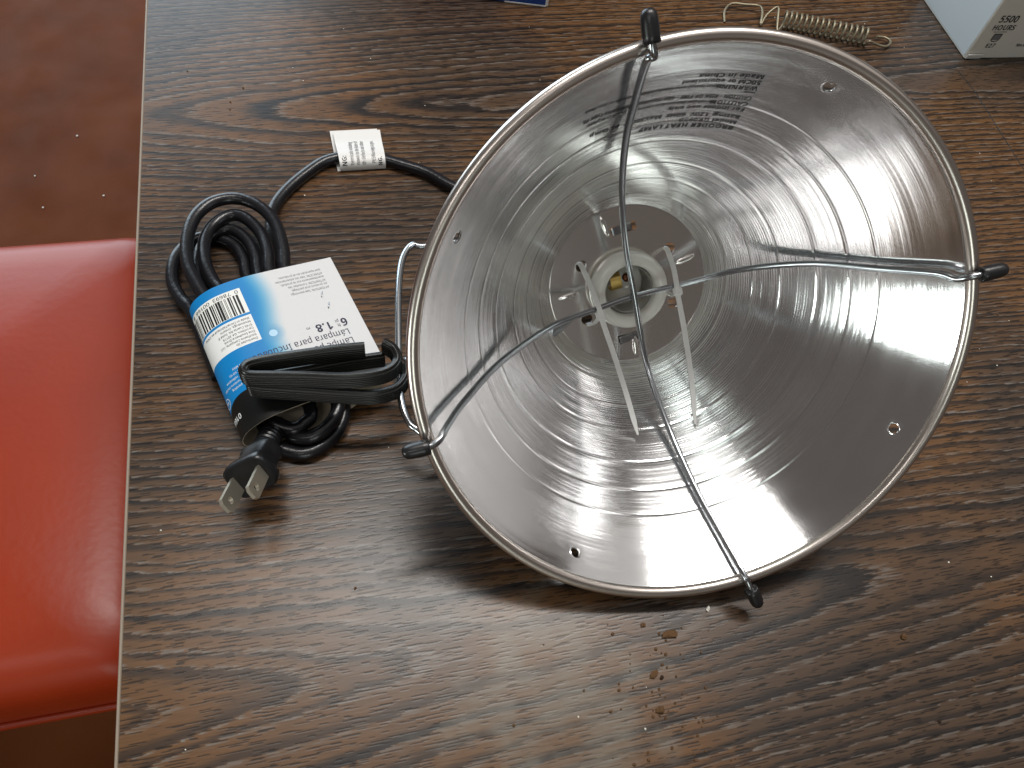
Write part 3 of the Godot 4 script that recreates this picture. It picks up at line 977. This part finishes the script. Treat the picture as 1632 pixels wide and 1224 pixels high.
func build_tag(cord: Node) -> void:
	# a paper flag folded round the cord: it climbs over the cord and lies down behind it
	var prof := [Vector2(-0.3955, 0.0006), Vector2(-0.3948, 0.0035), Vector2(-0.3962, 0.0070), Vector2(-0.4005, 0.0086), Vector2(-0.4050, 0.0084), Vector2(-0.4100, 0.0068), Vector2(-0.4180, 0.0050), Vector2(-0.4275, 0.0052)]
	var back := [Vector2(-0.3958, 0.0003), Vector2(-0.4050, 0.0004), Vector2(-0.4150, 0.0012), Vector2(-0.4300, 0.0040)]
	var st := begin()
	var sheets := []
	for pr in [prof, back]:
		var p := []
		for q in pr: p.append(Vector3(0, q.y, q.x))
		var path := spline(p, 6)
		sheets.append(path)
		var shift := 0.0 if pr == prof else -0.0018
		st.set_smooth_group(0)
		for i in path.size() - 1:
			for lay in 2:
				var o := Vector3(0, -0.00012 * lay, 0)
				var x0a := 0.0095 + shift + (path[i].z + 0.395) * 0.06
				var x0b := 0.0095 + shift + (path[i + 1].z + 0.395) * 0.06
				var x1 := 0.0392 + shift
				quad(st, path[i] + o + Vector3(x0a, 0, 0), path[i] + o + Vector3(x1, 0, 0), path[i + 1] + o + Vector3(x1, 0, 0), path[i + 1] + o + Vector3(x0b, 0, 0))
	var t := part("warning_tag", done(st), M.paper, cord)
	# print: reads towards -z, lines follow one another towards +x
	var path: PackedVector3Array = sheets[0]
	var len := PackedFloat32Array([0.0])
	for i in path.size() - 1: len.append(len[i] + path[i].distance_to(path[i + 1]))
	var on := func(x: float, y: float) -> Vector3:
		var k := 0
		while k < path.size() - 2 and len[k + 1] < x: k += 1
		var s := (x - len[k]) / (len[k + 1] - len[k])
		var p := path[k].lerp(path[k + 1], s)
		var d := (path[k + 1] - path[k]).normalized()
		var n := Vector3(0, -d.z, d.y)
		return p + n * 0.00012 + Vector3(-y, 0, 0)
	st = begin()
	text_on(st, "NG:", 0.0045, -0.0142, 0.0030, on, true)
	text_on(st, "hemicals including", 0.0050, -0.0188, 0.0024, on, false, 0.84)
	text_on(st, "nown to the State of", 0.0050, -0.0226, 0.0024, on, false, 0.78)
	text_on(st, "th defects and other", 0.0050, -0.0264, 0.0024, on, false, 0.78)
	text_on(st, "P65Warnings.ca.gov.", 0.0055, -0.0330, 0.0024, on, false, 0.74)
	text_on(st, "NG.", 0.0035, -0.0372, 0.0026, on, true)
	part("tag_print", done(st), M.ink, t)

func build_plug(lamp: Node) -> void:
	var W := Vector3(0.4703, -0.6843, 0.5573)
	var Q := Vector3(0.8587, 0.5006, -0.11)
	var P := Vector3(-0.2037, 0.5302, 0.8230)
	var X := Transform3D(Basis(W, Q, P).scaled(Vector3.ONE * 1.07), Vector3(-0.0518, 0.031, -0.1677))
	var plug := Node3D.new()
	plug.name = "plug"
	plug.transform = X
	lamp.add_child(plug, true)
	var st := begin()
	var secs := [[0.0, 0.0078, 0.0098, 5.0], [-0.0006, 0.0085, 0.0105, 5.0], [-0.0036, 0.0087, 0.0107, 5.0], [-0.0056, 0.0085, 0.0104, 5.0], [-0.0066, 0.0074, 0.0092, 5.0], [-0.0082, 0.0070, 0.0088, 4.0], [-0.0130, 0.0065, 0.0088, 4.0], [-0.0175, 0.0062, 0.0090, 3.5], [-0.0195, 0.0065, 0.0098, 3.5], [-0.0215, 0.0064, 0.0092, 3.0], [-0.0235, 0.0060, 0.0072, 2.5], [-0.0248, 0.0056, 0.0060, 2.0]]
	var z := -0.0252
	for k in 6:
		secs.append([z, 0.0058, 0.0058, 2.0])
		secs.append([z - 0.0016, 0.0057, 0.0057, 2.0])
		secs.append([z - 0.0019, 0.0045, 0.0045, 2.0])
		secs.append([z - 0.0028, 0.0045, 0.0045, 2.0])
		z -= 0.0030
	secs.append([z - 0.001, 0.0042, 0.0042, 2.0])
	var rings := []
	for s in secs:
		var ring := PackedVector3Array()
		for k in 40:
			var a := TAU * k / 40.0
			var e: float = 2.0 / s[3]
			ring.append(Vector3(s[1] * signf(cos(a)) * pow(absf(cos(a)), e), s[2] * signf(sin(a)) * pow(absf(sin(a)), e), s[0]))
		rings.append(ring)
	rings.reverse()
	loft(st, rings)
	part("plug_body", done(st), M.plug, plug)
	for s in [-1.0, 1.0]:
		part("blade", blade(0.0036 if s > 0 else 0.0040), M.nickel, plug, Transform3D(Basis(), Vector3(0, 0.0069 * s, 0)))

# flat contact blade with a drilled hole and a chamfered tip
func blade(hw: float) -> ArrayMesh:
	var len := 0.0180
	var hole := Vector2(0, 0.0124)
	var out := [Vector2(-hw, -0.001), Vector2(hw, -0.001), Vector2(hw, len - 0.0016), Vector2(hw - 0.0016, len), Vector2(-hw + 0.0016, len), Vector2(-hw, len - 0.0016)]
	var o := []
	var c := []
	for i in out.size():
		var a: Vector2 = out[i]
		var b: Vector2 = out[(i + 1) % out.size()]
		for k in 6:
			var p := a.lerp(b, k / 6.0)
			o.append(p)
			c.append(hole + (p - hole).normalized() * 0.0018)
	var st := begin()
	st.set_smooth_group(-1)
	var t := 0.00085
	var n := o.size()
	for k in n:
		var k2 := (k + 1) % n
		for s in [-1.0, 1.0]:
			quad(st, Vector3(o[k].x, t * s, o[k].y), Vector3(o[k2].x, t * s, o[k2].y), Vector3(c[k2].x, t * s, c[k2].y), Vector3(c[k].x, t * s, c[k].y))
		quad(st, Vector3(o[k].x, -t, o[k].y), Vector3(o[k2].x, -t, o[k2].y), Vector3(o[k2].x, t, o[k2].y), Vector3(o[k].x, t, o[k].y))
		quad(st, Vector3(c[k].x, -t, c[k].y), Vector3(c[k2].x, -t, c[k2].y), Vector3(c[k2].x, t, c[k2].y), Vector3(c[k].x, t, c[k].y))
	return done(st)

# ---------------------------------------------------------------- printed card sleeve
const CARD_O := Vector3(-0.0826, 0, -0.281)
const CARD_A := Vector3(0.286, 0, 0.958)
const CARD_B := Vector3(0.958, 0, -0.286)
const CARD_T := 0.0885

func card_print() -> ImageTexture:
	var n := 1024       # 100 mm along w, 90 mm along t
	var o := PackedByteArray()
	o.resize(n * n * 3)
	var bars := []
	var r := RandomNumberGenerator.new()
	r.seed = 786930
	var x := 57.0
	while x < 90.5:
		var w: float = [0.33, 0.66, 0.99, 1.3][r.randi() % 4]
		var gap: float = [0.33, 0.66, 0.33, 0.99][r.randi() % 4]
		bars.append(Vector2(x, x + w))
		x += w + gap
	var white := Color(0.80, 0.80, 0.80)
	var blue := Color(0.02, 0.47, 0.72)
	for j in n:
		var t := j / float(n) * 90.0
		for i in n:
			var w := i / float(n) * 100.0
			var g := smoothstep(38.0, 55.0, w + 2.0 * sin(t * 0.11) + maxf(t - 40.0, 0.0) * -0.10)
			var c := white.lerp(blue, g)
			# soft grey drop above the second panel
			var d := Vector2(w - 48.0, t - 41.5).length()
			if d < 7.0: c = c.lerp(Color(0.32, 0.55, 0.72), (1.0 - d / 7.0) * 0.7)
			if d < 2.2: c = c.lerp(Color(0.75, 0.86, 0.93), 0.8)
			# the black foot
			var edge := 72.5 - 5.0 * sin(clampf((91.0 - w) / 34.0, 0.0, 1.0) * PI) + maxf(57.0 - w, 0.0) * 0.12
			if w < 42.0: edge = 78.0
			if t > edge: c = Color(0.045, 0.045, 0.04)
			# panels with the bar code and the address
			if w > 54.6 and t > 6.2 and t < 23.6 and t < 24.5: c = Color(0.88, 0.88, 0.86)
			if w > 54.6 and t > 25.2 and t < 43.0: c = Color(0.87, 0.87, 0.86)
			o[(j * n + i) * 3] = int(c.r * 255)
			o[(j * n + i) * 3 + 1] = int(c.g * 255)
			o[(j * n + i) * 3 + 2] = int(c.b * 255)
	for b in bars:
		var i0 := int(b.x / 100.0 * n)
		var i1 := int(b.y / 100.0 * n)
		for j in range(int(10.2 / 90.0 * n), int(23.4 / 90.0 * n)):
			for i in range(i0, maxi(i1, i0 + 1)):
				for k in 3: o[(j * n + i) * 3 + k] = 14
	return ImageTexture.create_from_image(Image.create_from_data(n, n, false, Image.FORMAT_RGB8, o))

func build_sleeve() -> void:
	var card := thing("card_sleeve", "blue and white printed card sleeve folded round the coiled black cord", "packaging card", CARD_O)
	var sec := spline([Vector3(0.0828, 0.0224, 0), Vector3(0.065, 0.0248, 0), Vector3(0.045, 0.0276, 0), Vector3(0.030, 0.0288, 0), Vector3(0.015, 0.0276, 0), Vector3(0.005, 0.0225, 0), Vector3(0.0005, 0.0150, 0), Vector3(0.002, 0.0075, 0), Vector3(0.011, 0.0012, 0), Vector3(0.030, 0.0006, 0), Vector3(0.055, 0.0045, 0), Vector3(0.0815, 0.0214, 0)], 10)
	var len := PackedFloat32Array([0.0])
	for i in sec.size() - 1: len.append(len[i] + sec[i].distance_to(sec[i + 1]))
	var place := func(w: float, t: float, up: float) -> Vector3:
		var k := 0
		while k < sec.size() - 2 and len[k + 1] < w: k += 1
		var p := sec[k].lerp(sec[k + 1], (w - len[k]) / (len[k + 1] - len[k]))
		var d := (sec[k + 1] - sec[k]).normalized()
		var n := Vector2(d.y, -d.x)     # outwards
		# the sheet is a little skewed and sags between its ends
		var x := p.x + n.x * up
		var y := p.y + n.y * up
		return CARD_B * x + CARD_A * t + Vector3(0, y, 0)
	var m := mat(Color.WHITE, 0.38)
	m.albedo_texture = card_print()
	var whole: float = len[len.size() - 1]
	for lay in 2:
		var st := begin()
		st.set_smooth_group(0)
		var nw := 140
		var nt := 16
		for i in nw:
			for j in nt:
				var q := []
				for k in [[0, 0], [1, 0], [1, 1], [0, 1]]:
					q.append(Vector2(whole * (i + k[0]) / nw, CARD_T * (j + k[1]) / nt))
				for k in ([0, 2, 1, 0, 3, 2] if lay == 0 else [0, 1, 2, 0, 2, 3]):
					st.set_uv(Vector2(q[k].x / 0.1, q[k].y / 0.09).min(Vector2(0.999, 0.999)))
					st.add_vertex(place.call(q[k].x, q[k].y, 0.0002 if lay == 0 else -0.0002))
		if lay == 1:
			for e in [0.0, CARD_T]:
				for i in nw:
					var w0 := whole * i / nw
					var w1 := whole * (i + 1) / nw
					quad(st, place.call(w0, e, 0.0002), place.call(w1, e, 0.0002), place.call(w1, e, -0.0002), place.call(w0, e, -0.0002))
			for w0 in [0.0, whole]:
				quad(st, place.call(w0, 0.0, 0.0002), place.call(w0, CARD_T, 0.0002), place.call(w0, CARD_T, -0.0002), place.call(w0, 0.0, -0.0002))
		part("printed_face" if lay == 0 else "inner_face", done(st), m if lay == 0 else M.board, card)
	var on := func(x: float, y: float) -> Vector3: return place.call(x, y, 0.00032)
	var st := begin()
	text_on(st, "6", 0.0085, 0.0438, 0.0052, on, true, 0.95)
	text_on(st, "ft", 0.0128, 0.0466, 0.0018, on)
	text_on(st, "pi", 0.0128, 0.0438, 0.0018, on)
	text_on(st, "1.8", 0.0168, 0.0438, 0.0052, on, true, 0.95)
	text_on(st, "m", 0.0290, 0.0440, 0.0018, on)
	text_on(st, "Lámpara para Incubadora", 0.0098, 0.0512, 0.0038, on, false, 0.93)
	text_on(st, "Lampe pour Incubateur", 0.0098, 0.0572, 0.0038, on, false, 0.93)
	part("title_lettering", done(st), M.ink_blue, card)
	st = begin()
	var lines := ["ATTENTION: See warnings", "on product and package.", "ATTENTION: Consulter les", "avertissements sur le produit.", "ATENCIÓN: Vea las advertencias", "que aparecen en el producto."]
	for k in 6: text_on(st, lines[k], 0.0088, 0.0195 - 0.0026 * k, 0.0014, on, false, 0.95)
	part("notice_lettering", done(st), M.ink_grey, card)
	st = begin()
	text_on(st, "0  78693  00166  8", 0.0560, 0.0073, 0.0021, on, false, 1.28)
	lines = ["Distributed by", "Southwire Company, LLC", "One Southwire Drive", "Carrollton, GA 30119", "5745 Cuarta Rd. Suite B", "Mississauga, Ontario", "Made in China/Fabriqué en Chine"]
	for k in 7: text_on(st, lines[k], 0.0562, 0.0405 - 0.0023 * k, 0.0013, on, false, 1.0)
	part("address_lettering", done(st), M.ink, card)
	st = begin()
	text_on(st, "0166", 0.0800, 0.0765, 0.0030, on, true)
	lines = ["Patents pending", "See instructions inside", "Keep for reference", "120V AC 60 Hz", "300W MAX"]
	for k in 5: text_on(st, lines[k], 0.0660, 0.0630 - 0.0027 * k, 0.0013, on)
	ring_mark(st, Vector2(0.0868, 0.0665), 0.0030, 0.0004, on)
	text_on(st, "UL", 0.0852, 0.0655, 0.0018, on, true)
	part("reverse_lettering", done(st), M.ink_white, card)
	# two staples close the seam
	for q in [Vector2(0.0147, 0.0245), Vector2(0.0140, 0.0330)]:
		st = begin()
		tube(st, PackedVector3Array([place.call(q.x - 0.0008, q.y - 0.0018, 0.0003), place.call(q.x - 0.0007, q.y - 0.0015, 0.0007), place.call(q.x + 0.0007, q.y + 0.0015, 0.0007), place.call(q.x + 0.0008, q.y + 0.0018, 0.0003)]), 0.0003, 6)
		part("staple", done(st), M.zinc, card)

# ---------------------------------------------------------------- boxes at the far edge
func build_boxes() -> void:
	var b := thing("bulb_box", "white cardboard light bulb box marked 5500 hours at the far right corner", "box", Vector3(0.5383, 0, -0.4834))
	var dx := Vector3(0.9994, 0, 0.0336)
	var dz := Vector3(0.0336, 0, -0.9994)
	b.transform.basis = Basis(dx, Vector3.UP, -dz)
	var w := 0.085
	var h := 0.15
	var d := 0.085
	part("carton", cboxm(Vector3(w, h, d), 0.0008), M.wall_card, b, Transform3D(Basis(), Vector3(w / 2, h / 2, -d / 2)))
	var st := begin()
	var on := func(x: float, y: float) -> Vector3: return Vector3(x, y, 0.0002)
	text_on(st, "5500", 0.0085, 0.0340, 0.0062, on, true, 0.92)
	text_on(st, "HOURS", 0.0072, 0.0270, 0.0047, on, true, 0.98)
	text_on(st, "E27", 0.0125, 0.0107, 0.0038, on, true, 1.0)
	text_on(st, "No.8", 0.0420, 0.0115, 0.0028, on, true, 1.0)
	var r := func(x0: float, y0: float, x1: float, y1: float): quad(st, Vector3(x0, y0, 0.0002), Vector3(x0, y1, 0.0002), Vector3(x1, y1, 0.0002), Vector3(x1, y0, 0.0002))
	r.call(0.0107, 0.0252, 0.0235, 0.0257)
	# bulb cap symbol
	r.call(0.0131, 0.0231, 0.0213, 0.0238)
	for e in [0.0131, 0.0206]:
		r.call(e, 0.0182, e + 0.0007, 0.0238)
	var pts := [Vector2(0.0131, 0.0182), Vector2(0.0145, 0.0166), Vector2(0.0172, 0.0160), Vector2(0.0199, 0.0166), Vector2(0.0213, 0.0182)]
	for k in 4:
		quad(st, Vector3(pts[k].x, pts[k].y, 0.0002), Vector3(pts[k + 1].x, pts[k + 1].y, 0.0002), Vector3(pts[k + 1].x, pts[k + 1].y + 0.0008, 0.0002), Vector3(pts[k].x, pts[k].y + 0.0008, 0.0002))
	part("box_lettering", done(st), M.ink, b)
	part("cap_symbol", cboxm(Vector3(0.0066, 0.0052, 0.0002), 0.00005), M.ink_grey, b, Transform3D(Basis(), Vector3(0.0172, 0.0204, 0.00008)))
	part("side_light_tint", cboxm(Vector3(0.0004, h - 0.004, d - 0.003), 0.0001), mat(lin(0.50, 0.56, 0.59), 0.5), b, Transform3D(Basis(), Vector3(-0.0001, h / 2, -d / 2)))  # thin added sheet: bluish window light painted onto the left side
	part("torn_flap", cboxm(Vector3(0.0145, 0.0050, 0.0009), 0.0003), M.paper, b, Transform3D(Basis(Vector3.RIGHT, 0.30), Vector3(0.0078, 0.0030, 0.0012)))
	var c := thing("blue_carton", "dark blue carton with worn white edges at the top edge of the photo", "box", Vector3(0.1903, 0, -0.5654))
	c.transform.basis = Basis(Vector3.UP, -0.224)
	part("carton", cboxm(Vector3(0.12, 0.035, 0.08), 0.0008), M.blue_card, c, Transform3D(Basis(), Vector3(-0.06, 0.0176, -0.04)))
	st = begin()
	cbox(st, Vector3(0.034, 0.0012, 0.0006), 0.0002, Transform3D(Basis(), Vector3(-0.018, 0.0008, 0.0002)))
	cbox(st, Vector3(0.030, 0.0012, 0.0006), 0.0002, Transform3D(Basis(), Vector3(-0.070, 0.0008, 0.0002)))
	cbox(st, Vector3(0.0022, 0.034, 0.0022), 0.0004, Transform3D(Basis(), Vector3(-0.0007, 0.0176, -0.0007)))
	part("worn_edge", done(st), M.paper, c)

# ---------------------------------------------------------------- spring
func build_spring() -> void:
	var pts := [Vector3(0.3374, 0.0009, -0.5391), Vector3(0.3407, 0.003, -0.5506), Vector3(0.3494, 0.004, -0.5590), Vector3(0.3610, 0.005, -0.5560), Vector3(0.3724, 0.006, -0.5520), Vector3(0.3710, 0.006, -0.5420), Vector3(0.3660, 0.003, -0.5310), Vector3(0.3740, 0.006, -0.5400), Vector3(0.3840, 0.0105, -0.5440), Vector3(0.3815, 0.007, -0.5340), Vector3(0.3790, 0.002, -0.5240)]
	var a := Vector3(0.3855, 0.0075, -0.5320)
	var b := Vector3(0.4535, 0.0075, -0.5060)
	var d := (b - a).normalized()
	var s := d.cross(Vector3.UP).normalized()
	var turns := 16
	for k in turns * 12 + 1:
		var f := k / float(turns * 12)
		var g := f + 0.055 * sin(f * TAU * 0.5) * (f - 0.8)
		var an := TAU * k / 12.0
		pts.append(a.lerp(b, g) + (s * cos(an) + Vector3.UP * sin(an)) * 0.0063)
	pts.append_array([Vector3(0.4610, 0.004, -0.5000), Vector3(0.4690, 0.003, -0.4985), Vector3(0.4765, 0.003, -0.5045), Vector3(0.4735, 0.003, -0.5105), Vector3(0.4665, 0.003, -0.5115)])
	var st := begin()
	tube(st, spline(pts, 3), 0.0010, 8)
	var o := part("coil_spring", done(st), M.spring, self)
	tag(o, "old stretched coil spring with hooked end behind the lamp rim", "spring")

# ---------------------------------------------------------------- dirt
func build_dirt() -> void:
	var brown := mat(lin(0.10, 0.05, 0.018), 0.9)
	var dark := mat(lin(0.025, 0.012, 0.006), 0.9)
	var white := mat(lin(0.7, 0.68, 0.6), 0.8)
	var list := [
		[Vector2(0.162, -0.0764), 0.0020, 0.5, 0.45, white, "white paint flake just below the black cap at the rim's lower end"],
		[Vector2(0.139, -0.0677), 0.0030, 0.4, 1.8, brown, "flat brown crumb nearest the white flake below the lamp rim"],
		[Vector2(0.1267, -0.0745), 0.0014, 0.5, 1.2, brown, "small brown crumb closest to the lamp rim at its lower edge"],
		[Vector2(0.1254, -0.0511), 0.0029, 0.4, 0.7, brown, "ragged brown crumb lying left of the round black speck"],
		[Vector2(0.1286, -0.0491), 0.0012, 0.8, 1.0, dark, "round black speck between two brown crumbs on the table"],
		[Vector2(0.1235, -0.0350), 0.0026, 0.5, 0.9, brown, "dark brown crumb lowest in the trail below the lamp"],
		[Vector2(0.259, -0.0452), 0.0020, 0.6, 1.0, brown, "lone brown crumb on the bare table right of the lamp"],
		[Vector2(0.2585, -0.0046), 0.0011, 0.7, 1.0, dark, "tiny dark chip near the bottom right corner of the table"],
		[Vector2(0.4411, -0.4835), 0.0024, 0.5, 1.4, brown, "rust brown crumb under the end of the coil spring"],
	]
	for q in list:
		var st := begin()
		lump(st, Vector3(0, 0, 0), q[1] * 0.8, q[2], q[3])
		var o := part("crumb", done(st), q[4], self, Transform3D(Basis(), Vector3(q[0].x, 0.0001, q[0].y)))
		tag(o, q[5], "crumb", "crumbs on the table")
	var st2 := begin()
	for k in 95:
		var p := Vector2(rng.randf_range(-0.1, 0.45), rng.randf_range(-0.55, 0.0))
		if k < 65: p = Vector2(0.132 + rng.randfn() * 0.016, -0.045 + rng.randfn() * 0.022)
		lump(st2, Vector3(p.x, 0.0, p.y), rng.randf_range(0.0003, 0.0008), 0.6)
	tag(part("dust_specks", done(st2), brown, self), "fine brown dust specks scattered over the table", "dust", "", "stuff")
	st2 = begin()
	for k in 60:
		lump(st2, Vector3(rng.randf_range(-0.1, 0.55), 0.0, rng.randf_range(-0.55, 0.0)), rng.randf_range(0.0002, 0.0005), 0.6)
	tag(part("pale_specks", done(st2), white, self), "tiny pale specks scattered over the table", "dust", "", "stuff")
